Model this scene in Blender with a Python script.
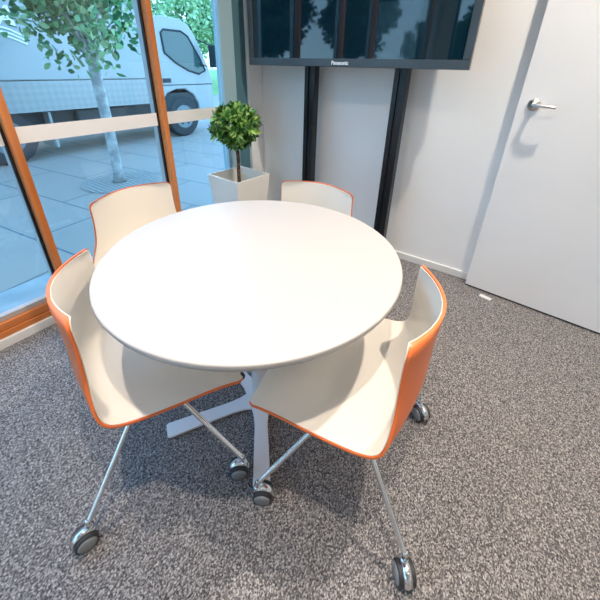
import bpy, bmesh, math, random
from mathutils import Vector, Matrix
PI = math.pi
R = math.radians
sc = bpy.context.scene
for o in list(bpy.data.objects): bpy.data.objects.remove(o)
C = sc.collection

# ---------------------------------------------------------------- camera
cam_d = bpy.data.cameras.new('camera'); cam = bpy.data.objects.new('camera', cam_d); C.objects.link(cam)
sc.camera = cam
cam_d.sensor_width = 36.0; cam_d.sensor_fit = 'HORIZONTAL'
cam_d.lens = 334.925 / 600 * 36.0
cam_d.shift_y = -64.33 / 600
cam_d.clip_start = 0.02; cam_d.clip_end = 300
right = Vector((0.82247774, 0.56837244, 0.0219803))
down = Vector((0.27292642, -0.36045104, -0.8919564))
fwd = Vector((-0.49904061, 0.73961329, -0.45158682))
m = Matrix((( right.x, -down.x, -fwd.x, 0), (right.y, -down.y, -fwd.y, 0), (right.z, -down.z, -fwd.z, 1.3), (0, 0, 0, 1)))
cam.matrix_world = m

# ---------------------------------------------------------------- sky, lights, exposure
w = bpy.data.worlds.new('sky'); sc.world = w; w.use_nodes = True
nt = w.node_tree; nt.nodes.clear()
wo = nt.nodes.new('ShaderNodeOutputWorld'); bg = nt.nodes.new('ShaderNodeBackground')
tc = nt.nodes.new('ShaderNodeTexCoord'); sep = nt.nodes.new('ShaderNodeSeparateXYZ'); cr = nt.nodes.new('ShaderNodeValToRGB')
nt.links.new(tc.outputs['Generated'], sep.inputs[0]); nt.links.new(sep.outputs['Z'], cr.inputs[0])
cr.color_ramp.elements[0].color = (0.58, 0.81, 1.0, 1); cr.color_ramp.elements[1].color = (0.27, 0.56, 1.0, 1)
cr.color_ramp.elements[0].position = 0.0; cr.color_ramp.elements[1].position = 0.75
nt.links.new(cr.outputs[0], bg.inputs[0]); bg.inputs[1].default_value = 4.0
nt.links.new(bg.outputs[0], wo.inputs[0])
sc.view_settings.view_transform = 'Standard'; sc.view_settings.look = 'None'
sc.view_settings.exposure = 0.27; sc.view_settings.gamma = 1.0
sc.view_settings.use_curve_mapping = False
LAMP_COLOR = (1.0, 0.88, 0.76)
LAMPS = [(-0.03, 0.17, 12.5, 105), (-1.12, 0.20, 9, 105), (0.25, 1.60, 44, 170), (1.6, 0.17, 5, 170), (1.6, 1.6, 7, 170), (-0.03, -1.5, 3, 170), (1.6, -1.5, 2, 170)]   # x, y, watts, beam angle; lamps after the door one are added fill

# ---------------------------------------------------------------- materials
def mat(name, col, rough=0.5, metal=0.0, spec=0.5, coat=0.0):
    M = bpy.data.materials.new(name); M.use_nodes = True
    b = M.node_tree.nodes['Principled BSDF']
    b.inputs['Base Color'].default_value = (*col, 1); b.inputs['Roughness'].default_value = rough
    b.inputs['Metallic'].default_value = metal; b.inputs['Specular IOR Level'].default_value = spec
    b.inputs['Coat Weight'].default_value = coat
    return M
def nodes(M): return M.node_tree.nodes, M.node_tree.links, M.node_tree.nodes['Principled BSDF']
def add_noise(M, c1, c2, scale, detail=3, lo=0.4, hi=0.6, bump=0.0, bdist=0.002, stretch=None, gen='Object'):
    n, l, b = nodes(M)
    t = n.new('ShaderNodeTexCoord'); mp = n.new('ShaderNodeMapping'); ns = n.new('ShaderNodeTexNoise'); r = n.new('ShaderNodeValToRGB')
    if stretch: mp.inputs['Scale'].default_value = stretch
    l.new(t.outputs[gen], mp.inputs[0]); l.new(mp.outputs[0], ns.inputs['Vector'])
    ns.inputs['Scale'].default_value = scale; ns.inputs['Detail'].default_value = detail
    l.new(ns.outputs['Fac'], r.inputs[0])
    r.color_ramp.elements[0].position = lo; r.color_ramp.elements[1].position = hi
    r.color_ramp.elements[0].color = (*c1, 1); r.color_ramp.elements[1].color = (*c2, 1)
    l.new(r.outputs[0], b.inputs['Base Color'])
    if bump:
        bp = n.new('ShaderNodeBump'); bp.inputs['Strength'].default_value = bump; bp.inputs['Distance'].default_value = bdist
        l.new(ns.outputs['Fac'], bp.inputs['Height']); l.new(bp.outputs[0], b.inputs['Normal'])
    return M
def leaf_mat(name, c1, c2, c3, rough=0.45):
    M = mat(name, c2, rough); n, l, b = nodes(M)
    g = n.new('ShaderNodeNewGeometry'); r = n.new('ShaderNodeValToRGB')
    r.color_ramp.elements[0].color = (*c1, 1); r.color_ramp.elements[1].color = (*c3, 1)
    e = r.color_ramp.elements.new(0.55); e.color = (*c2, 1)
    l.new(g.outputs['Random Per Island'], r.inputs[0]); l.new(r.outputs[0], b.inputs['Base Color'])
    b.inputs['Subsurface Weight'].default_value = 0.0
    return M

m_table = mat('white_laminate', (0.54, 0.505, 0.475), 0.35)
m_tbase = mat('white_powder_coat', (0.86, 0.87, 0.88), 0.4)
m_cream = mat('cream_plastic', (0.86, 0.79, 0.69), 0.38)
m_orange = mat('orange_plastic', (0.86, 0.19, 0.045), 0.3, spec=0.5)
m_chrome = mat('chrome', (0.82, 0.83, 0.84), 0.12, 1.0)
m_black = mat('black_plastic', (0.006, 0.008, 0.011), 0.35)
m_rubber = mat('dark_rubber', (0.03, 0.03, 0.035), 0.6)
m_wheelgrey = mat('grey_wheel_disc', (0.30, 0.32, 0.33), 0.35, 0.3)
m_wall = add_noise(mat('painted_wall', (0.8, 0.8, 0.78), 0.6), (0.86, 0.865, 0.85), (0.88, 0.88, 0.87), 3.0, 2)
m_ceil = mat('ceiling_paint', (0.8, 0.8, 0.78), 0.8)
m_door = add_noise(mat('door_paint', (0.8, 0.8, 0.79), 0.45), (0.86, 0.86, 0.855), (0.88, 0.88, 0.875), 2.0, 2)
m_skirt = mat('skirting_paint', (0.8, 0.79, 0.76), 0.4)
m_timber = add_noise(mat('orange_timber', (0.5, 0.16, 0.04), 0.4, coat=0.2), (0.52, 0.15, 0.03), (0.76, 0.26, 0.07), 18, 4, 0.3, 0.7, stretch=(1, 1, 0.08))
m_timber_h = add_noise(mat('orange_timber_rail', (0.5, 0.16, 0.04), 0.4, coat=0.2), (0.52, 0.15, 0.03), (0.76, 0.26, 0.07), 18, 4, 0.3, 0.7, stretch=(1, 0.08, 1))
m_alu = mat('aluminium', (0.52, 0.47, 0.44), 0.5, 0.2)
m_gasket = mat('black_gasket', (0.008, 0.008, 0.01), 0.6)
m_jamb = mat('blue_grey_powder_coat', (0.38, 0.56, 0.62), 0.45)
m_recess = mat('shaded_recess_teal', (0.09, 0.21, 0.26), 0.5)  # shade of the corner recess is put into this dark colour
m_tvframe = mat('tv_grey_frame', (0.07, 0.085, 0.095), 0.3, 0.3)
m_screen = mat('tv_black_glass', (0.002, 0.018, 0.03), 0.03, spec=0.75)
m_pot = mat('cream_planter', (0.86, 0.84, 0.76), 0.35)
m_soil = add_noise(mat('potting_soil', (0.05, 0.035, 0.02), 0.9), (0.03, 0.02, 0.015), (0.12, 0.10, 0.08), 60)
m_bark = add_noise(mat('dark_bark', (0.1, 0.06, 0.04), 0.8), (0.06, 0.035, 0.025), (0.15, 0.10, 0.075), 40)
m_leaf = leaf_mat('topiary_leaf', (0.015, 0.055, 0.012), (0.07, 0.24, 0.03), (0.36, 0.58, 0.14), 0.35)
m_tleaf = leaf_mat('street_tree_leaf', (0.03, 0.14, 0.05), (0.12, 0.34, 0.12), (0.42, 0.58, 0.30), 0.5)
m_bleaf = leaf_mat('park_tree_leaf', (0.16, 0.34, 0.14), (0.34, 0.56, 0.28), (0.55, 0.74, 0.45), 0.6)
m_tbark = add_noise(mat('pale_bark', (0.4, 0.42, 0.4), 0.8), (0.28, 0.30, 0.30), (0.48, 0.50, 0.48), 12)
m_truck = mat('white_truck_paint', (0.34, 0.365, 0.365), 0.3, coat=0.3)
m_tglass = mat('truck_glass', (0.05, 0.10, 0.10), 0.08, spec=0.8)
m_tdark = mat('truck_chassis', (0.02, 0.03, 0.035), 0.6)
m_hub = mat('wheel_rim', (0.22, 0.25, 0.26), 0.4, 0.3)
m_band = mat('frosted_white_film', (0.92, 0.91, 0.90), 0.7)
m_grate = mat('iron_grate', (0.20, 0.24, 0.26), 0.6)
m_white = mat('white_ink', (0.9, 0.92, 0.92), 0.5)
m_steel = mat('satin_steel', (0.72, 0.72, 0.70), 0.25, 1.0)
m_tag = mat('pale_tag', (0.72, 0.72, 0.70), 0.4)

# carpet: dark and light flecked loop pile
m_carpet = mat('flecked_carpet', (0.2, 0.19, 0.19), 0.95, spec=0.15)
n, l, b = nodes(m_carpet)
t = n.new('ShaderNodeTexCoord')
n1 = n.new('ShaderNodeTexNoise'); n1.inputs['Scale'].default_value = 210; n1.inputs['Detail'].default_value = 3; n1.inputs['Roughness'].default_value = 0.75
n2 = n.new('ShaderNodeTexVoronoi'); n2.inputs['Scale'].default_value = 300
mp = n.new('ShaderNodeMapping'); mp.inputs['Scale'].default_value = (1, 0.7, 1); mp.inputs['Rotation'].default_value = (0, 0, R(25))
l.new(t.outputs['Object'], mp.inputs[0]); l.new(mp.outputs[0], n1.inputs['Vector']); l.new(mp.outputs[0], n2.inputs['Vector'])
mx = n.new('ShaderNodeMath'); mx.operation = 'MULTIPLY_ADD'; mx.inputs[1].default_value = 0.35
sx = n.new('ShaderNodeSeparateColor'); l.new(n2.outputs['Color'], sx.inputs[0])
l.new(sx.outputs[0], mx.inputs[0]); l.new(n1.outputs['Fac'], mx.inputs[2])
r = n.new('ShaderNodeValToRGB'); l.new(mx.outputs[0], r.inputs[0])
r.color_ramp.elements[0].position = 0.42; r.color_ramp.elements[0].color = (0.034, 0.033, 0.036, 1)
r.color_ramp.elements[1].position = 0.98; r.color_ramp.elements[1].color = (0.60, 0.56, 0.53, 1)
e = r.color_ramp.elements.new(0.66); e.color = (0.155, 0.146, 0.145, 1)
l.new(r.outputs[0], b.inputs['Base Color'])
bp = n.new('ShaderNodeBump'); bp.inputs['Strength'].default_value = 0.6; bp.inputs['Distance'].default_value = 0.004
l.new(mx.outputs[0], bp.inputs['Height']); l.new(bp.outputs[0], b.inputs['Normal'])

# paving: large slabs with dark joints
m_pave = mat('pavement', (0.3, 0.34, 0.36), 0.7)
n, l, b = nodes(m_pave)
t = n.new('ShaderNodeTexCoord'); mp = n.new('ShaderNodeMapping'); mp.inputs['Rotation'].default_value = (0, 0, R(-8))
br = n.new('ShaderNodeTexBrick'); l.new(t.outputs['Object'], mp.inputs[0]); l.new(mp.outputs[0], br.inputs['Vector'])
br.inputs['Scale'].default_value = 1.0; br.inputs['Brick Width'].default_value = 1.2; br.inputs['Row Height'].default_value = 0.6
br.inputs['Mortar Size'].default_value = 0.008; br.inputs['Color1'].default_value = (0.42, 0.36, 0.30, 1); br.inputs['Color2'].default_value = (0.46, 0.39, 0.33, 1)
br.inputs['Mortar'].default_value = (0.13, 0.17, 0.19, 1)
ns = n.new('ShaderNodeTexNoise'); ns.inputs['Scale'].default_value = 2.5; ns.inputs['Detail'].default_value = 6
mxc = n.new('ShaderNodeMix'); mxc.data_type = 'RGBA'; mxc.blend_type = 'MULTIPLY'; mxc.inputs[0].default_value = 0.35
l.new(br.outputs['Color'], mxc.inputs[6]); l.new(ns.outputs['Fac'], mxc.inputs[7]); l.new(mxc.outputs[2], b.inputs['Base Color'])

# diamond plate for the truck skirt
m_plate = mat('tread_plate', (0.42, 0.46, 0.46), 0.4, 0.4)
n, l, b = nodes(m_plate)
t = n.new('ShaderNodeTexCoord'); mp = n.new('ShaderNodeMapping'); mp.inputs['Rotation'].default_value = (R(45), 0, 0)
ck = n.new('ShaderNodeTexChecker'); ck.inputs['Scale'].default_value = 16
ck.inputs[1].default_value = (0.27, 0.29, 0.29, 1); ck.inputs[2].default_value = (0.31, 0.33, 0.33, 1)
l.new(t.outputs['Object'], mp.inputs[0]); l.new(mp.outputs[0], ck.inputs['Vector']); l.new(ck.outputs[0], b.inputs['Base Color'])

# window glass: lets daylight through, mirrors a little
m_glass = bpy.data.materials.new('window_glass'); m_glass.use_nodes = True
n = m_glass.node_tree.nodes; l = m_glass.node_tree.links; n.clear()
out = n.new('ShaderNodeOutputMaterial'); tr = n.new('ShaderNodeBsdfTransparent'); gl = n.new('ShaderNodeBsdfGlossy'); mxs = n.new('ShaderNodeMixShader'); fr = n.new('ShaderNodeLayerWeight'); pw_ = n.new('ShaderNodeMath'); ad_ = n.new('ShaderNodeMath')
tr.inputs[0].default_value = (0.78, 0.89, 0.93, 1); gl.inputs['Roughness'].default_value = 0.0; fr.inputs[0].default_value = 0.5; pw_.operation = 'POWER'; pw_.inputs[1].default_value = 5.0; ad_.operation = 'MULTIPLY_ADD'; ad_.inputs[1].default_value = 0.9; ad_.inputs[2].default_value = 0.035
l.new(fr.outputs['Facing'], pw_.inputs[0]); l.new(pw_.outputs[0], ad_.inputs[0]); l.new(ad_.outputs[0], mxs.inputs[0]); l.new(tr.outputs[0], mxs.inputs[1]); l.new(gl.outputs[0], mxs.inputs[2]); l.new(mxs.outputs[0], out.inputs[0])

m_lamp = bpy.data.materials.new('lamp_diffuser'); m_lamp.use_nodes = True
b = m_lamp.node_tree.nodes['Principled BSDF']; b.inputs['Emission Color'].default_value = (*LAMP_COLOR, 1); b.inputs['Emission Strength'].default_value = 6

# ---------------------------------------------------------------- mesh helpers
def obj(name, bm, material, parent=None, smooth=False, loc=None, rot=None, bevel=0.0, seg=2):
    me = bpy.data.meshes.new(name)
    bmesh.ops.recalc_face_normals(bm, faces=bm.faces)
    bm.to_mesh(me); bm.free()
    for mm in (material if isinstance(material, (list, tuple)) else [material]): me.materials.append(mm)
    o = bpy.data.objects.new(name, me); C.objects.link(o)
    if parent: o.parent = parent
    if loc: o.location = loc
    if rot: o.rotation_euler = rot
    if smooth:
        for p in me.polygons: p.use_smooth = True
    if bevel:
        mo = o.modifiers.new('bevel', 'BEVEL'); mo.width = bevel; mo.segments = seg; mo.limit_method = 'ANGLE'; mo.angle_limit = R(40)
        for p in me.polygons: p.use_smooth = True
        wn = o.modifiers.new('wn', 'WEIGHTED_NORMAL'); wn.keep_sharp = False
    return o
def tag(o, label=None, cat=None, group=None, kind=None):
    if label: o['label'] = label
    if cat: o['category'] = cat
    if group: o['group'] = group
    if kind: o['kind'] = kind
    return o
def empty(name, loc=(0, 0, 0), rz=0.0):
    o = bpy.data.objects.new(name, None); C.objects.link(o); o.location = loc; o.rotation_euler = (0, 0, rz); o.empty_display_size = 0.05
    return o
def box(bm, x0, x1, y0, y1, z0, z1, mi=0):
    vs = [bm.verts.new(p) for p in ((x0,y0,z0),(x1,y0,z0),(x1,y1,z0),(x0,y1,z0),(x0,y0,z1),(x1,y0,z1),(x1,y1,z1),(x0,y1,z1))]
    for f in ((0,3,2,1),(4,5,6,7),(0,1,5,4),(1,2,6,5),(2,3,7,6),(3,0,4,7)):
        bm.faces.new([vs[i] for i in f]).material_index = mi
    return bm
def B(*a): return box(bmesh.new(), *a)
def prism(bm, pts, z0, z1, place=lambda x, y, z: (x, y, z)):
    a = [bm.verts.new(place(x, y, z0)) for x, y in pts]; c = [bm.verts.new(place(x, y, z1)) for x, y in pts]
    n_ = len(pts); bm.faces.new(a[::-1]); bm.faces.new(c)
    for i in range(n_): bm.faces.new((a[i], a[(i+1) % n_], c[(i+1) % n_], c[i]))
    return bm
def lathe(bm, prof, seg=32, axis='Z', c=(0, 0, 0)):
    rings = []
    for (rr, h) in prof:
        ring = []
        for i in range(seg):
            a = 2*PI*i/seg; u, v = rr*math.cos(a), rr*math.sin(a)
            p = {'Z': (u, v, h), 'X': (h, u, v), 'Y': (u, h, v)}[axis]
            ring.append(bm.verts.new((p[0]+c[0], p[1]+c[1], p[2]+c[2])))
        rings.append(ring)
    for a, c2 in zip(rings, rings[1:]):
        for i in range(seg): bm.faces.new((a[i], a[(i+1) % seg], c2[(i+1) % seg], c2[i]))
    bm.faces.new(rings[0][::-1]); bm.faces.new(rings[-1])
    return bm
def tube(bm, pts, rad, seg=12, caps=True):
    pts = [Vector(p) for p in pts]; rads = rad if isinstance(rad, (list, tuple)) else [rad]*len(pts)
    rings = []; up = None
    for i, p in enumerate(pts):
        d = (pts[min(i+1, len(pts)-1)] - pts[max(i-1, 0)]).normalized()
        if up is None:
            up = Vector((0, 0, 1)) if abs(d.z) < 0.9 else Vector((1, 0, 0))
        s = d.cross(up).normalized(); up = s.cross(d).normalized()
        rings.append([bm.verts.new(p + (s*math.cos(2*PI*k/seg) + up*math.sin(2*PI*k/seg))*rads[i]) for k in range(seg)])
    for a, c2 in zip(rings, rings[1:]):
        for i in range(seg): bm.faces.new((a[i], a[(i+1) % seg], c2[(i+1) % seg], c2[i]))
    if caps: bm.faces.new(rings[0][::-1]); bm.faces.new(rings[-1])
    return bm
def smooth_path(pts, n_=6):
    out_ = []; P = [Vector(p) for p in pts]; P = [P[0]*2-P[1]] + P + [P[-1]*2-P[-2]]
    for i in range(1, len(P)-2):
        for k in range(n_):
            t_ = k/n_; a, b_, c_, d = P[i-1], P[i], P[i+1], P[i+2]
            out_.append(0.5*((2*b_) + (c_-a)*t_ + (2*a-5*b_+4*c_-d)*t_**2 + (3*b_-a-3*c_+d)*t_**3))
    out_.append(P[-2]); return out_
def copy_tree(o, parent=None):
    c = o.copy(); C.objects.link(c)
    if parent: c.parent = parent
    for ch in o.children: copy_tree(ch, c)
    return c

# ================================================================ THE ROOM
XW = -1.95; YB = 2.28; XR = 3.2; YF = -3.0; ZC = 3.1
fl = obj('floor', B(XW-0.06, XR+0.1, YF-0.1, YB+0.1, -0.1, 0.0), m_carpet); tag(fl, kind='structure')
tag(obj('ceiling', B(XW-0.15, XR+0.1, YF-0.1, YB+0.1, ZC, ZC+0.1), m_ceil), kind='structure')
tag(obj('wall_back', B(XW-0.1, XR+0.1, YB, YB+0.1, 0, ZC), m_wall), kind='structure')
tag(obj('wall_right', B(XR, XR+0.1, YF-0.1, YB, 0, ZC), m_wall), kind='structure')
# rear wall with one opening (seen mirrored in the television)
bm = bmesh.new()
box(bm, XW-0.1, XR+0.1, YF-0.1, YF, 0, 0.5); box(bm, XW-0.1, XR+0.1, YF-0.1, YF, 2.45, ZC)
for x0, x1 in ((XW-0.1, -1.7), (-0.75, XR+0.1)): box(bm, x0, x1, YF-0.1, YF, 0.5, 2.45)
tag(obj('wall_front', bm, m_wall), kind='structure')
# window wall: header, corner column
bm = bmesh.new(); box(bm, XW-0.1, XW, YF, YB, 2.5, ZC); box(bm, XW-0.1, XW, YF, -2.535, 0, 2.5); tag(obj('wall_left', bm, m_wall), kind='structure')

# --- glazing on the left
win = empty('window_1', (XW, 0, 0)); tag(win, kind='structure')
MUL = [-2.50, -0.26, 0.535, 1.325]
GX = -0.03
ends = MUL + [1.86]
for a, c in zip(ends, ends[1:]):
    y0 = a+0.018; y1 = c-0.018 if c < 1.8 else c-0.01
    obj('pane', B(GX-0.004, GX+0.004, y0, y1, 0.155, 2.42), m_glass, win)
    tag(obj('frosted_band', B(GX+0.0045, GX+0.0055, y0, y1, 0.947, 1.022), m_band, win), 'white frosted film stripe')
for y in MUL:
    obj('mullion', B(GX+0.006, 0.022, y-0.012, y+0.022, 0.13, 2.46), m_timber, win, bevel=0.003)
    tag(obj('glazing_gasket', B(GX-0.006, GX+0.010, y-0.024, y-0.0121, 0.15, 2.44), m_gasket, win), 'black rubber strip')
    tag(obj('outer_cap', B(GX-0.045, GX-0.006, y-0.024, y+0.022, 0.13, 2.46), m_alu, win), 'silver aluminium strip')
bm = bmesh.new(); box(bm, GX+0.006, 0.012, -2.53, 1.86, 0.128, 0.158)
tag(obj('sill_bead', bm, m_alu, win, bevel=0.002), 'pale aluminium strip')
bm = bmesh.new(); box(bm, -0.04, 0.028, -2.53, 1.86, 0.090, 0.128); box(bm, -0.04, 0.034, -2.53, 1.86, 0.052, 0.084); box(bm, -0.04, 0.024, -2.53, 1.86, 0.084, 0.090)
obj('sill_rail', bm, m_timber_h, win, bevel=0.002)
obj('head_rail', B(-0.05, 0.03, -2.53, 1.86, 2.42, 2.5), m_timber_h, win)
# corner column
tag(obj('trim_1', B(XW-0.06, XW+0.004, 1.86, 1.985, 0, 2.5), m_jamb, None, bevel=0.003), kind='structure')
tag(obj('trim_2', B(XW-0.06, XW-0.015, 1.985, 2.12, 0, 2.5), m_recess, None), kind='structure')
tag(obj('trim_3', B(XW-0.06, XW+0.01, 2.12, YB, 0, 2.5), m_wall, None, bevel=0.003), kind='structure')
tag(obj('baseboard_left', B(XW-0.06, XW+0.045, -2.53, 1.86, 0, 0.050), m_skirt, None, bevel=0.003), kind='structure')
tag(obj('baseboard_back', B(XW+0.012, -0.105, YB-0.014, YB, 0, 0.055), m_skirt, None, bevel=0.004), kind='structure')
# rear window
for i, (x0, x1) in enumerate(((-1.7, -0.75),)):
    wr = empty('window_%d' % (i+2), ((x0+x1)/2, YF-0.05, 0.5)); tag(wr, kind='structure'); h = (x1-x0)/2
    bm = bmesh.new(); box(bm, -h, -h+0.04, -0.03, 0.03, 0, 1.95); box(bm, h-0.04, h, -0.03, 0.03, 0, 1.95); box(bm, -h, h, -0.03, 0.03, 0, 0.04); box(bm, -h, h, -0.03, 0.03, 1.91, 1.95)
    obj('window_frame', bm, m_black, wr)
    obj('pane', B(-h+0.04, h-0.04, -0.004, 0.004, 0.04, 1.91), m_glass, wr)

# --- door on the right of the television wall, standing slightly proud of it
dang = math.atan2(2.127-2.196, 0.594+0.128)
door = empty('door_1', (-0.125, 2.196, 0), dang); tag(door, kind='structure')
obj('door_leaf', B(0.0, 0.90, 0.0, 0.045, 0.012, 2.1), m_door, door, bevel=0.002)
tag(obj('door_gap_shade', B(0.002, 0.898, 0.010, 0.035, 0.001, 0.012), m_gasket, door), 'black strip standing in for the shaded gap under the door')  # dark strip stands in for the shade in the floor gap
# handle
hx, hz = 0.072, 1.150
bm = bmesh.new(); lathe(bm, [(0.029, 0), (0.030, -0.004), (0.028, -0.010), (0.014, -0.012), (0.011, -0.018), (0.011, -0.045), (0.012, -0.055)], 28, 'Y', (hx, 0, hz))
hd = obj('door_handle', bm, m_steel, door, smooth=True)
bm = bmesh.new(); tube(bm, smooth_path([(hx, -0.048, hz), (hx+0.025, -0.058, hz+0.001), (hx+0.065, -0.060, hz-0.001), (hx+0.100, -0.056, hz-0.004)], 6), [0.0095]*7+[0.0085]*6+[0.008]*6, 14)
obj('lever', bm, m_steel, hd, smooth=True)
# frame block behind the leaf
bm = bmesh.new(); prism(bm, [(-0.108, 2.2435), (0.80, 2.157), (0.80, 2.28), (-0.108, 2.28)], 0.0, 2.13)
tag(obj('trim_4', bm, m_wall), kind='structure')
bm = bmesh.new(); prism(bm, [(0.80, 2.157), (XR, 2.157), (XR, 2.28), (0.80, 2.28)], 0.0, ZC)
tag(obj('trim_5', bm, m_wall), kind='structure')

# --- ceiling downlights and added fill lamps
def downlight(x, y, pw, beam, label):
    r0 = empty('downlight', (x, y, ZC)); tag(r0, label, 'ceiling light', 'round downlights in the ceiling')
    bm = bmesh.new(); lathe(bm, [(0.085, -0.001), (0.085, -0.006), (0.066, -0.008), (0.064, -0.002)], 40)
    obj('trim_ring', bm, m_skirt, r0, smooth=True)
    bm = bmesh.new(); lathe(bm, [(0.0635, -0.0075), (0.0635, -0.0095)], 40)
    obj('diffuser', bm, m_lamp, r0)
    ld = bpy.data.lights.new('downlight_lamp', 'AREA'); ld.shape = 'DISK'; ld.size = 0.08; ld.energy = pw; ld.color = LAMP_COLOR; ld.spread = R(beam)
    lo = bpy.data.objects.new('downlight_lamp', ld); C.objects.link(lo); lo.parent = r0; lo.location = (0, 0, -0.012)
for i, (x, y, pw, beam) in enumerate(LAMPS):
    downlight(x, y, pw, beam, ['round warm ceiling downlight above the right chair and table edge', 'round warm ceiling downlight above the window side chair',
        'round warm ceiling downlight just in front of the white door', 'added warm fill lamp in the ceiling right of the table by the side wall',
        'added warm fill lamp in the ceiling corner beyond the door', 'added warm fill lamp in the ceiling behind the camera', 'added warm fill lamp in the rear right ceiling corner'][i])

# ================================================================ TABLE
tx, ty = -0.675, 0.728
tb = empty('round_table', (tx, ty, 0)); tag(tb, 'round white meeting table on a flat star base in the middle of the four chairs', 'table')
bm = bmesh.new(); lathe(bm, [(0.455, 0.716), (0.474, 0.7165), (0.481, 0.720), (0.484, 0.727), (0.484, 0.736), (0.4825, 0.7395), (0.479, 0.7405)], 160)
o = obj('tabletop', bm, m_table, tb)
for p in o.data.polygons: p.use_smooth = len(p.vertices) == 4
bm = bmesh.new(); lathe(bm, [(0.20, 0.708), (0.205, 0.7158)], 48); obj('mounting_plate', bm, m_tbase, tb)
bm = bmesh.new(); lathe(bm, [(0.034, 0.02), (0.034, 0.700), (0.05, 0.7079)], 40); o = obj('column', bm, m_tbase, tb, smooth=True)
es = o.modifiers.new('es', 'EDGE_SPLIT')
# star foot: one flat five-armed blade with rounded crotches
bm = bmesh.new(); pts = []
for k in range(5):
    a = R(-49.0 + 72*k)
    L, w0, w1, rc = 0.385, 0.026, 0.031, 0.010
    def P_(u, v): return (u*math.cos(a) - v*math.sin(a), u*math.sin(a) + v*math.cos(a))
    pts.append(P_(0.085, -w0-0.004)); pts.append(P_(0.13, -w0)); pts.append(P_(L-rc, -w1)); pts.append(P_(L-0.003, -w1+0.003)); pts.append(P_(L, -w1+rc))
    pts.append(P_(L, w1-rc)); pts.append(P_(L-0.003, w1-0.003)); pts.append(P_(L-rc, w1)); pts.append(P_(0.13, w0)); pts.append(P_(0.085, w0+0.004))
    a2 = a + R(36); pts.append((0.066*math.cos(a2), 0.066*math.sin(a2)))
prism(bm, pts, 0.006, 0.018)
obj('star_foot', bm, m_tbase, tb, bevel=0.003)
for k in range(5):
    a = R(-49.0 + 72*k); bm = bmesh.new(); lathe(bm, [(0.014, 0.0), (0.014, 0.0059)], 20, 'Z', (0.365*math.cos(a), 0.365*math.sin(a), 0))
    tag(obj('glide', bm, m_black, tb), 'black glide under the foot')

# ================================================================ CHAIR
prof = [(0.280, 0.428), (0.273, 0.438), (0.240, 0.447), (0.17, 0.450), (0.09, 0.445), (0.00, 0.440), (-0.075, 0.441), (-0.125, 0.454), (-0.155, 0.484), (-0.168, 0.530), (-0.171, 0.58), (-0.171, 0.65), (-0.174, 0.72), (-0.177, 0.757)]
wid = [0.248, 0.251, 0.255, 0.260, 0.265, 0.268, 0.268, 0.264, 0.252, 0.232, 0.215, 0.206, 0.204, 0.206]
sag = [0, 0, 0, 0, 0, 0.004, 0.016, 0.034, 0.050, 0.058, 0.060, 0.062, 0.065, 0.066]
lift = [0.0, 0.0, 0.002, 0.003, 0.004, 0.005, 0.006, 0.006, 0.004, 0.002, 0, 0, 0, 0]
def cr1(arr, t_):
    n_ = len(arr)-1; i = min(int(t_), n_-1); f_ = t_-i
    a = arr[max(i-1, 0)]; b_ = arr[i]; c_ = arr[i+1]; d = arr[min(i+2, n_)]
    return 0.5*((2*b_)+(c_-a)*f_+(2*a-5*b_+4*c_-d)*f_**2+(3*b_-a-3*c_+d)*f_**3)
NS, NU = 84, 28
def shell_pt(s, u, inset=0.0):
    t_ = s*(len(prof)-1)
    x = cr1([p[0] for p in prof], t_); z = cr1([p[1] for p in prof], t_); w_ = cr1(wid, t_) - inset
    return x, z, w_, cr1(sag, t_), cr1(lift, t_)
# arc lengths for the corner rounding
smp = [shell_pt(i/400, 0)[:2] for i in range(401)]
al = [0.0]
for i in range(400): al.append(al[-1] + math.hypot(smp[i+1][0]-smp[i][0], smp[i+1][1]-smp[i][1]))
AL = al[-1]
def s_at(d):
    lo, hi = 0, 400
    while hi-lo > 1:
        mid = (lo+hi)//2
        if al[mid] < d: lo = mid
        else: hi = mid
    f_ = (d-al[lo])/max(al[hi]-al[lo], 1e-9); return (lo+f_)/400
def shell_grid(inset, off, rc0=0.028, rc1=0.030):
    ds = []
    for i in range(NS+1):
        q = i/NS
        ds.append(inset + (AL-2*inset)*q)
    extra = [inset + x for x in (0.001, 0.003, 0.006, 0.010, 0.015, 0.021)] + [AL-inset-x for x in (0.001, 0.003, 0.006, 0.010, 0.015, 0.021)]
    ds = sorted(ds + extra)
    G = []
    for d in ds:
        s = s_at(min(max(d, 0), AL)); x, z, w_, sg, lf = shell_pt(s, 0, inset)
        x2, z2 = shell_pt(min(s+0.004, 1), 0)[:2]; x1, z1 = shell_pt(max(s-0.004, 0), 0)[:2]
        tx_, tz_ = x2-x1, z2-z1; L = math.hypot(tx_, tz_); nx, nz = (tz_/L, -tx_/L)   # towards the sitter
        d0 = d-inset; d1 = AL-inset-d
        if d0 < rc0: w_ -= rc0 - math.sqrt(max(rc0**2-(rc0-d0)**2, 0))
        if d1 < rc1: w_ -= rc1 - math.sqrt(max(rc1**2-(rc1-d1)**2, 0))
        row = []
        for j in range(NU+1):
            u = -1+2*j/NU; u = math.sin(u*PI/2)*0.35+u*0.65
            xx = x + sg*abs(u)**2.0; zz = z + lf*abs(u)**2.2
            row.append(Vector((xx+nx*off, u*w_, zz+nz*off)))
        G.append(row)
    return G
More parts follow.
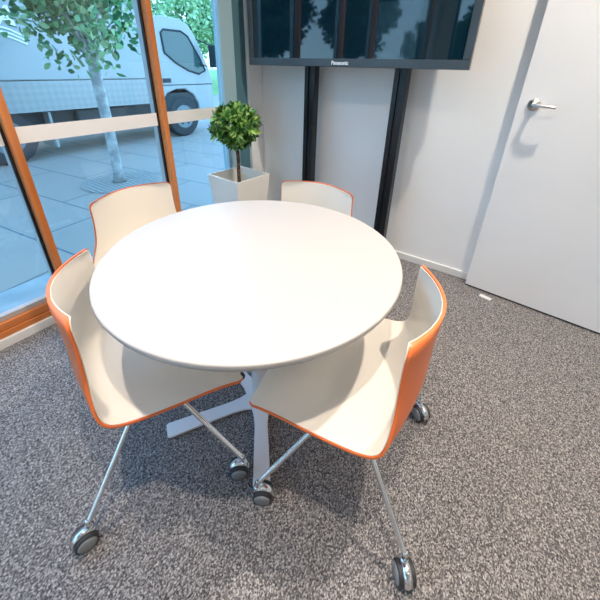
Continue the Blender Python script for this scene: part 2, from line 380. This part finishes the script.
def sheet(G1, G2):
    bm = bmesh.new()
    A = [[bm.verts.new(p) for p in r_] for r_ in G1]; D = [[bm.verts.new(p) for p in r_] for r_ in G2]
    n_, k = len(A), len(A[0])
    for i in range(n_-1):
        for j in range(k-1):
            bm.faces.new((A[i][j], A[i][j+1], A[i+1][j+1], A[i+1][j])); bm.faces.new((D[i][j], D[i+1][j], D[i+1][j+1], D[i][j+1]))
        for j in (0, k-1): bm.faces.new((A[i][j], A[i+1][j], D[i+1][j], D[i][j]))
    for i in (0, n_-1):
        for j in range(k-1): bm.faces.new((A[i][j], A[i][j+1], D[i][j+1], D[i][j]))
    return bm
def make_chair():
    r0 = empty('conference_chair')
    for nm, ins, o0, o1, mt, lb in (('outer_shell', 0.0, -0.006, 0.0015, m_orange, 'glossy orange outside and rim'), ('inner_shell', 0.0035, 0.0017, 0.0040, m_cream, 'cream white inside face')):
        o = obj(nm, sheet(shell_grid(ins, o0), shell_grid(ins, o1)), mt, r0, smooth=True)
        es = o.modifiers.new('es', 'EDGE_SPLIT'); es.split_angle = R(50); tag(o, lb)
    bm = bmesh.new(); box(bm, -0.04, 0.04, -0.10, 0.10, 0.402, 0.4335)
    tag(obj('seat_mount', bm, m_black, r0, bevel=0.004), 'black mounting plate')
    for sy in (-1,):
        bm = bmesh.new(); lathe(bm, [(0.004, -0.011), (0.010, -0.008), (0.013, 0.0), (0.010, 0.008), (0.004, 0.011)], 16, 'Z', (0.277, sy*0.222, 0.430))
        tag(obj('bumper', bm, m_black, r0, smooth=True), 'black rubber bumper')
    for sx in (1, -1):
        for sy in (1, -1):
            cx, cy = 0.018+sx*0.235, sy*0.266
            path = [(0.018+sx*0.008, sy*0.070, 0.408), (0.018+sx*0.022, sy*0.092, 0.382), (cx-sx*0.022, cy-sy*0.018, 0.112), (cx-sx*0.004, cy-sy*0.004, 0.094), (cx, cy, 0.080), (cx, cy, 0.066)]
            bm = bmesh.new(); tube(bm, smooth_path(path, 5), 0.0085, 14)
            tag(obj('leg', bm, m_chrome, r0, smooth=True), 'thin chrome tube leg')
            # caster: chrome hood over two dark wheels
            bm = bmesh.new()
            lathe(bm, [(0.011, 0.056), (0.011, 0.070)], 18)
            n_ = 20; r1, r2 = 0.0355, 0.0330; hw = 0.006
            ri = []
            for k in range(n_+1):
                a = R(5 + 165*k/n_); off = 0.018
                ri.append([bm.verts.new((off+rr*math.cos(a), yy, 0.032+rr*math.sin(a))) for rr, yy in ((r1, -hw-0.006), (r1+0.0025, 0), (r1, hw+0.006), (r2, hw+0.006), (r2, -hw-0.006))])
            for a_, b_ in zip(ri, ri[1:]):
                for k in range(5): bm.faces.new((a_[k], a_[(k+1) % 5], b_[(k+1) % 5], b_[k]))
            bm.faces.new(ri[0]); bm.faces.new(ri[-1][::-1])
            cs = obj('caster', bm, m_chrome, r0, smooth=True, loc=(cx, cy, 0)); tag(cs, 'chrome hooded twin wheel caster')
            for sw in (-1, 1):
                bm = bmesh.new()
                lathe(bm, [(0.030, sw*0.003), (0.032, sw*0.005), (0.032, sw*0.021), (0.0295, sw*0.024)], 28, 'Y', (0.018, 0, 0.032))
                wh = obj('wheel', bm, m_rubber, cs, smooth=False)
                bm = bmesh.new()
                lathe(bm, [(0.0262, sw*0.0235), (0.025, sw*0.0265), (0.013, sw*0.0280), (0.004, sw*0.0283)], 28, 'Y', (0.018, 0, 0.032))
                dk = obj('wheel_cap', bm, m_wheelgrey, cs, smooth=True)
    return r0
proto = make_chair()
CH = [  # x, y, heading, label, caster angles
 (-0.250, 0.751, 192.4, 'cream and orange swivel-castor chair at right, its orange back towards the door', [-160, -60, -245, -228]),
 (-0.889, 0.392, 58.5, 'cream and orange chair at left front with its back to the window sill', [40, -195, 60, -160]),
 (-1.384, 0.796, 0.0, 'cream chair with orange rim on the glass side, tucked beneath the far left table edge', [70, -20, 10, 110]),
 (-0.840, 1.283, -84.5, 'cream chair with orange rim tucked in below the television', [20, 100, -30, 60]),
]
for i, (x, y, h, lb, angs) in enumerate(CH):
    c = proto if i == 0 else copy_tree(proto)
    c.location = (x, y, 0); c.rotation_euler = (0, 0, R(h)); tag(c, lb, 'chair', 'chairs around the round table')
    cs = [k for k in c.children if k.name.startswith('caster')]
    for k, a in zip(cs, angs): k.rotation_euler = (0, 0, R(a))

# ================================================================ TELEVISION AND STAND
tv = empty('television', (-1.118, 2.05, 1.300)); tag(tv, 'large flat black television on two black posts against the back wall', 'television')
TW, TH = 0.744, 0.90
bm = bmesh.new(); box(bm, -TW+0.03, TW-0.03, 0.032, 0.085, 0.03, TH-0.03)
obj('back_case', bm, m_black, tv, bevel=0.01)
bm = bmesh.new()
for (x0, x1, z0, z1) in ((-TW, TW, 0, 0.046), (-TW, TW, TH-0.04, TH), (-TW, -TW+0.040, 0.046, TH-0.04), (TW-0.040, TW, 0.046, TH-0.04)): box(bm, x0, x1, -0.004, 0.034, z0, z1)
obj('bezel', bm, m_tvframe, tv, bevel=0.003)
bm = bmesh.new(); box(bm, -TW+0.040, TW-0.040, 0.004, 0.030, 0.046, TH-0.04)
tag(obj('screen', bm, m_screen, tv), 'glossy dark screen mirroring trees')
cu = bpy.data.curves.new('logo', 'FONT'); cu.body = 'Panasonic'; cu.size = 0.030; cu.align_x = 'CENTER'; cu.extrude = 0.0005; cu.offset = 0.0012
to = bpy.data.objects.new('logo', cu); C.objects.link(to)
dg = bpy.context.evaluated_depsgraph_get(); me = bpy.data.meshes.new_from_object(to.evaluated_get(dg)); bpy.data.objects.remove(to)
lg = bpy.data.objects.new('brand_lettering', me); C.objects.link(lg); me.materials.clear(); me.materials.append(m_white)
lg.parent = tv; lg.location = (0, -0.0047, 0.013); lg.rotation_euler = (R(90), 0, 0); tag(lg, 'small white lettering')

st = empty('television_stand', (-1.06, 2.175, 0)); tag(st, 'pair of tall flat black posts standing on the floor beneath the television', 'stand')
for px in (-1.400, -0.756):
    bm = bmesh.new(); x = px+1.06; box(bm, x-0.041, x-0.010, -0.032, 0.032, 0.02, 2.0); box(bm, x+0.010, x+0.041, -0.032, 0.032, 0.02, 2.0); box(bm, x-0.010, x+0.010, -0.022, 0.028, 0.02, 2.0)
    obj('post', bm, m_black, st, bevel=0.003)
    bm = bmesh.new(); box(bm, x-0.06, x+0.06, -0.05, 0.07, 0.0, 0.02); obj('foot_plate', bm, m_black, st, bevel=0.003)
bm = bmesh.new(); box(bm, -0.45, 0.45, -0.039, -0.033, 1.55, 1.65); box(bm, -0.45, 0.45, -0.039, -0.033, 1.9, 1.98); obj('crossbar', bm, m_black, st)
bm = bmesh.new(); tube(bm, smooth_path([(-1.368, 2.138, 0.915), (-1.345, 2.130, 0.88), (-1.334, 2.128, 0.80), (-1.340, 2.130, 0.72), (-1.368, 2.138, 0.67)], 6), 0.004, 8)
tag(obj('power_cable', bm, m_black, None, smooth=True), 'thin black cable looping out from the left television post', 'cable')

# ================================================================ POTTED TOPIARY
pl = empty('potted_topiary', (-1.683, 1.69, 0), R(-4)); tag(pl, 'ball-trimmed green topiary in a tall square cream planter by the window corner', 'plant')
bm = bmesh.new()
def ring(h, z): return [bm.verts.new((sx*h, sy*h, z)) for sx, sy in ((-1,-1),(1,-1),(1,1),(-1,1))]
rs = [ring(0.105, 0.0), ring(0.155, 0.60), ring(0.145, 0.60), ring(0.132, 0.42)]
for a, c in zip(rs, rs[1:]):
    for i in range(4): bm.faces.new((a[i], a[(i+1) % 4], c[(i+1) % 4], c[i]))
bm.faces.new(rs[0][::-1]); bm.faces.new(rs[-1])
obj('planter', bm, m_pot, pl)
bm = bmesh.new(); box(bm, -0.130, 0.130, -0.130, 0.130, 0.425, 0.440); obj('soil', bm, m_soil, pl)
bm = bmesh.new(); tube(bm, smooth_path([(0.0, 0.0, 0.43), (-0.004, 0.003, 0.60), (0.003, 0, 0.70), (0, 0, 0.80), (0.0, 0.0, 0.90)], 5), 0.0125, 12)
obj('trunk', bm, m_bark, pl, smooth=True)
def leaf(bm, p, d, n_, L, W, cup=0.15):
    d = d.normalized(); s = d.cross(n_)
    if s.length < 1e-4: s = Vector((1, 0, 0))
    s.normalize(); nn = s.cross(d).normalized()
    pr = [(0, 0.0), (0.25, 0.75), (0.55, 1.0), (0.82, 0.62), (1.0, 0.0)]
    mid = [p + d*L*t_ - nn*L*cup*t_*t_ for t_, _ in pr]
    v0 = bm.verts.new(mid[0]); v4 = bm.verts.new(mid[4])
    Ls = []; Rs = []; Ms = []
    for i in (1, 2, 3):
        ww = W*pr[i][1]/2
        Ms.append(bm.verts.new(mid[i])); Ls.append(bm.verts.new(mid[i]+s*ww+nn*ww*0.35)); Rs.append(bm.verts.new(mid[i]-s*ww+nn*ww*0.35))
    for S in (Ls, Rs):
        bm.faces.new((v0, Ms[0], S[0])); bm.faces.new((Ms[0], Ms[1], S[1], S[0])); bm.faces.new((Ms[1], Ms[2], S[2], S[1])); bm.faces.new((Ms[2], v4, S[2]))
def rdir(rng):
    z = rng.uniform(-1, 1); a = rng.uniform(0, 2*PI); q = math.sqrt(1-z*z); return Vector((q*math.cos(a), q*math.sin(a), z))
rng = random.Random(4)
bm = bmesh.new(); cB = Vector((0.0, 0.0, 0.925))
for k in range(170):      # rosettes of leaves on the ball
    d = rdir(rng); rad = 0.132*rng.uniform(0.75, 1.08)
    if d.z < -0.3: rad *= 0.85
    base = cB + Vector((d.x, d.y, d.z*0.95))*rad
    t1 = d.orthogonal().normalized(); t2 = d.cross(t1)
    for q in range(8):
        a = 2*PI*q/8 + rng.uniform(-.3, .3); o_ = rng.uniform(0.5, 1.3)
        dd = (d + (t1*math.cos(a)+t2*math.sin(a))*o_)
        leaf(bm, base, dd, d, rng.uniform(0.045, 0.070), rng.uniform(0.018, 0.025))
obj('foliage', bm, m_leaf, pl, smooth=True)

# small plate on the carpet and striker plates in the wall
bm = bmesh.new(); box(bm, -0.035, 0.035, -0.016, 0.016, 0.0005, 0.004)
tag(obj('floor_tag', bm, m_tag, None, loc=(0.013, 2.125, 0), rot=(0, 0, R(-14)), bevel=0.001), 'small pale plastic tag lying on the carpet before the door', 'tag')
bm = bmesh.new(); box(bm, -0.035, 0.0, -0.003, 0.0, -0.045, 0.045)

# ================================================================ OUTSIDE
tag(obj('ground_1', B(-80, XW-0.06, -40, 80, -0.2, 0.0), m_pave), kind='structure')
tag(obj('ground_2', B(XW-0.06, 80, -60, YF-0.1, -0.2, -0.0), m_pave), kind='structure')
m_kerb = add_noise(mat('pale_concrete', (0.45, 0.5, 0.52), 0.8), (0.36, 0.37, 0.36), (0.44, 0.45, 0.44), 5)
tag(obj('trim_6', B(-2.42, XW-0.06, -3.0, 2.6, 0.0, 0.03), m_kerb), kind='structure')
m_grass = add_noise(mat('grass_strip', (0.2, 0.4, 0.12), 0.9), (0.14, 0.32, 0.08), (0.32, 0.52, 0.20), 3)
tag(obj('lawn', B(-60, -13, -8, 70, 0.0, 0.015), m_grass), 'strip of green grass beyond the parked lorry', 'grass', kind='stuff')

# --- delivery truck, side on to the window, nose towards +y
TX = -5.7
tk = empty('box_truck', (TX, 0, 0)); tag(tk, 'white box lorry parked outside the window with its cab to the right', 'truck')
obj('cargo_box', B(-2.1, 0.0, -2.6, 3.80, 1.05, 3.3), m_truck, tk, bevel=0.02)
tag(obj('lower_panel', B(-2.05, -0.01, -2.6, 3.78, 0.66, 1.045), m_plate, tk), 'grey tread plate skirt')
obj('chassis', B(-1.8, -0.25, -2.5, 4.9, 0.42, 0.655), m_tdark, tk)
# cab side outline (y, z)
out_ = [(3.88, 0.62), (3.88, 1.90), (3.98, 1.98), (4.20, 2.02), (4.55, 2.00), (4.72, 1.93), (4.85, 1.78), (5.13, 1.22), (5.19, 1.02), (5.20, 0.62), (5.16, 0.42), (4.80, 0.42), (4.78, 0.60), (4.68, 0.76), (4.50, 0.86), (4.30, 0.86), (4.10, 0.80), (3.98, 0.68)]
bm = bmesh.new(); prism(bm, out_, -1.98, -0.06, lambda y, z, x: (x, y, z))
obj('cab', bm, m_truck, tk, bevel=0.03, seg=3)
wpts = [(4.14, 1.46), (4.12, 1.76), (4.18, 1.81), (4.54, 1.81), (4.68, 1.74), (4.92, 1.38), (5.02, 1.18), (4.86, 1.12), (4.62, 1.18), (4.36, 1.30)]
bm = bmesh.new(); prism(bm, wpts, -0.062, -0.052, lambda y, z, x: (x, y, z)); sw = obj('side_window', bm, m_tglass, tk)
bm = bmesh.new(); cyc = [(-0.05, y, z) for y, z in wpts]; tube(bm, cyc+[cyc[0]], 0.016, 8); obj('window_seal', bm, m_tdark, sw)
bm = bmesh.new(); prism(bm, [(4.90, 1.74), (5.14, 1.28), (5.155, 1.29), (4.915, 1.75)], -1.85, -0.2, lambda y, z, x: (x, y, z)); obj('windscreen', bm, m_tglass, tk)
bm = bmesh.new(); box(bm, -0.062, -0.045, 4.03, 4.20, 0.98, 1.05); tag(obj('door_handle', bm, m_tdark, tk, bevel=0.006), 'dark recessed door handle')
bm = bmesh.new(); tube(bm, [(-0.10, 4.88, 1.32), (0.16, 5.02, 1.22), (0.16, 5.06, 1.60), (-0.10, 4.86, 1.72)], 0.012, 8); mr = obj('mirror_arm', bm, m_tdark, tk)
bm = bmesh.new(); box(bm, 0.08, 0.26, 5.02, 5.09, 1.24, 1.62); obj('mirror', bm, m_tdark, mr, bevel=0.02)
bm = bmesh.new(); box(bm, -0.064, -0.056, 3.90, 5.18, 0.93, 0.945); obj('body_crease', bm, m_tdark, tk)
bm = bmesh.new(); box(bm, -1.9, -0.10, 3.89, 4.80, 0.45, 0.80); obj('wheel_well', bm, m_tdark, tk)
def truck_wheel(y):
    bm = bmesh.new(); lathe(bm, [(0.20, 0.0), (0.34, 0.0), (0.365, -0.03), (0.365, -0.20), (0.33, -0.23), (0.2, -0.23)], 40, 'X', (-0.08, y, 0.365))
    wh = obj('wheel', bm, m_rubber, tk, smooth=False)
    bm = bmesh.new(); lathe(bm, [(0.215, 0.004), (0.205, 0.014), (0.19, -0.02), (0.10, -0.05), (0.09, 0.02), (0.05, 0.03)], 32, 'X', (-0.08, y, 0.365))
    hb = obj('rim', bm, m_hub, wh)
    for k in range(6):
        a = 2*PI*k/6; bm = bmesh.new(); lathe(bm, [(0.016, -0.02), (0.016, 0.02)], 8, 'X', (-0.08, y+0.14*math.cos(a), 0.365+0.14*math.sin(a)))
        obj('wheel_nut', bm, m_tdark, wh)
truck_wheel(4.42); truck_wheel(1.55); 
bm = bmesh.new(); box(bm, -0.55, -0.06, 2.10, 2.13, 0.15, 0.64); tag(obj('mud_flap', bm, m_truck, tk), 'pale mud flap')
bm = bmesh.new(); box(bm, -0.5, -0.12, 2.5, 3.3, 0.30, 0.64); obj('fuel_tank', bm, m_tdark, tk, bevel=0.03)
# partial lettering on the box
cu = bpy.data.curves.new('logo', 'FONT'); cu.body = 'MA'; cu.size = 0.27; cu.extrude = 0.001; cu.offset = 0.012; cu.shear = 0.3; cu.align_x = 'RIGHT'
to = bpy.data.objects.new('logo', cu); C.objects.link(to)
dg = bpy.context.evaluated_depsgraph_get(); me = bpy.data.meshes.new_from_object(to.evaluated_get(dg)); bpy.data.objects.remove(to)
lg = bpy.data.objects.new('box_lettering', me); C.objects.link(lg); me.materials.clear(); me.materials.append(m_white)
lg.parent = tk; lg.location = (0.003, 2.0, 1.68); lg.rotation_euler = (R(90), 0, R(90)); tag(lg, 'white lettering')
bm = bmesh.new()
for k in range(3):
    y0 = 1.92+0.02*k; tube(bm, smooth_path([(0.004, y0-0.30+0.1*k, 1.64-0.05*k), (0.004, y0-0.05, 1.64-0.05*k), (0.004, y0+0.12, 1.57-0.05*k)], 6), 0.011, 6)
obj('box_emblem', bm, m_white, tk)

# --- trees
def branch_tree(name, loc, label, lm, bmtl, H0, forks, crown, nleaf, LS, seed, r0=0.055, lean=(0, 0)):
    rng = random.Random(seed); rt = empty(name, loc); tag(rt, label, 'tree')
    bm = bmesh.new(); top = Vector((lean[0], lean[1], H0))
    tube(bm, smooth_path([(0, 0, 0), (lean[0]*0.4+0.02, lean[1]*0.5, H0*0.5), top], 5), [r0*1.25]+[r0]*9+[r0*0.9], 14)
    tips = []
    for (dx, dy, dz) in forks:
        e = top + Vector((dx, dy, dz)); mid = top + Vector((dx*0.35, dy*0.35, dz*0.5))
        tube(bm, smooth_path([top - Vector((0, 0, 0.05)), mid, e], 4), [r0*0.6, r0*0.55, r0*0.5, r0*0.45, r0*0.4, r0*0.35, r0*0.3, r0*0.22, r0*0.15], 8)
        for k in range(4):
            f_ = rng.uniform(0.35, 1.0); s_ = top.lerp(e, f_); q = s_ + Vector((rng.uniform(-1, 1), rng.uniform(-1, 1), rng.uniform(-0.2, 0.9)))*0.35*crown[3]
            tube(bm, [s_, s_.lerp(q, 0.5)+Vector((0, 0, 0.03)), q], [r0*0.2, r0*0.15, r0*0.08], 6); tips.append(q)
        tips.append(e)
    obj('trunk', bm, bmtl, rt, smooth=True)
    bm = bmesh.new()
    cc = [(t_, 0.28*crown[3]) for t_ in tips]
    for k in range(crown[4]):
        d = rdir(rng); cc.append((top + Vector((crown[0]*d.x, crown[1]*d.y, crown[2]*(1.25+d.z))) * rng.uniform(0.5, 1), 0.3*crown[3]))
    for k in range(nleaf):
        c_, rr = cc[rng.randrange(len(cc))]; d = rdir(rng)
        leaf(bm, c_ + d*rr*rng.uniform(0.3, 1.0), (rdir(rng)+d*0.5), rdir(rng), LS*rng.uniform(0.7, 1.2), LS*0.6)
    obj('foliage', bm, lm, rt, smooth=True)
    return rt
branch_tree('street_tree', (-4.0, 2.0, 0.0), 'slim pale-barked street tree growing through a grate in front of the lorry', m_tleaf, m_tbark, 1.26,
    [(0.0, -0.28, 0.8), (0.05, 0.30, 0.75), (0.15, -0.55, 0.85), (-0.1, 0.48, 0.7), (0.1, -0.05, 1.0), (-0.2, 0.1, 0.9)], (0.8, 0.55, 0.55, 0.8, 9), 2000, 0.085, 11)
gr = lathe(bmesh.new(), [(0.078, 0.001), (0.078, 0.006), (0.42, 0.006), (0.42, 0.001)], 48)
n, l, b = nodes(m_grate)
t = n.new('ShaderNodeTexCoord'); vo = n.new('ShaderNodeTexVoronoi'); vo.inputs['Scale'].default_value = 20; vo.inputs['Randomness'].default_value = 0.15
cr_ = n.new('ShaderNodeValToRGB'); l.new(t.outputs['Object'], vo.inputs['Vector']); l.new(vo.outputs['Distance'], cr_.inputs[0]); l.new(cr_.outputs[0], b.inputs['Base Color'])
cr_.color_ramp.elements[0].position = 0.25; cr_.color_ramp.elements[0].color = (0.14, 0.14, 0.13, 1); cr_.color_ramp.elements[1].position = 0.4; cr_.color_ramp.elements[1].color = (0.36, 0.33, 0.29, 1)
tag(obj('tree_grate', gr, m_grate, None, loc=(-4.0, 2.0, 0.002)), 'round iron grate set in the paving around the tree', 'grate')
protos = []
spots = [(-15.5, 9.0, 0.85), (-17.5, 14.5, 0.95), (-15.0, 19.5, 0.8), (-22.5, 22.5, 1.2), (-24.5, 31.0, 1.2), (-15.8, 3.0, 0.85)]
lbls = ['leafy light green tree beyond the lorry, directly above its cab roof', 'leafy light green tree beyond the lorry, seen over its windscreen', 'light green tree beyond the lorry to the right of the mirror',
        'tall pale green tree far behind the lorry', 'farthest pale green tree on the grass strip', 'light green tree hidden mostly by the cargo box']
for i, (x, y, s) in enumerate(spots):
    if i == 0:
        pt = branch_tree('park_tree', (x, y, 0.05), lbls[i], m_bleaf, m_tbark, 1.5, [(0.6, -0.9, 1.9), (-0.5, 0.9, 2.0), (0.8, 0.8, 1.4), (-0.6, -0.8, 1.2), (0, 0, 2.8)], (1.9, 1.9, 2.0, 2.2, 26), 5500, 0.26, 5, 0.11)
    else: pt = copy_tree(protos[0])
    protos.append(pt); pt.location = (x, y, 0.02); pt.rotation_euler = (0, 0, i*1.3); pt.scale = (s, s, s)
    tag(pt, lbls[i], 'tree', 'park trees beyond the lorry')
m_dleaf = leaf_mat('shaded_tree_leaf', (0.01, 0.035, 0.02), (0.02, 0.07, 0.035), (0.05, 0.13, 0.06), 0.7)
rear = ['leafy dark tree behind the room, mirrored at the left of the dark screen', 'leafy dark tree behind the room, mirrored left of centre in the dark screen', 'leafy dark tree behind the room, mirrored right of centre in the dark screen', 'small dark tree behind the room, mirrored at the right end of the screen', 'tall dark tree standing farther back, mirrored between the two left trees', 'low far tree behind the room, mirrored under the bright sky patch']
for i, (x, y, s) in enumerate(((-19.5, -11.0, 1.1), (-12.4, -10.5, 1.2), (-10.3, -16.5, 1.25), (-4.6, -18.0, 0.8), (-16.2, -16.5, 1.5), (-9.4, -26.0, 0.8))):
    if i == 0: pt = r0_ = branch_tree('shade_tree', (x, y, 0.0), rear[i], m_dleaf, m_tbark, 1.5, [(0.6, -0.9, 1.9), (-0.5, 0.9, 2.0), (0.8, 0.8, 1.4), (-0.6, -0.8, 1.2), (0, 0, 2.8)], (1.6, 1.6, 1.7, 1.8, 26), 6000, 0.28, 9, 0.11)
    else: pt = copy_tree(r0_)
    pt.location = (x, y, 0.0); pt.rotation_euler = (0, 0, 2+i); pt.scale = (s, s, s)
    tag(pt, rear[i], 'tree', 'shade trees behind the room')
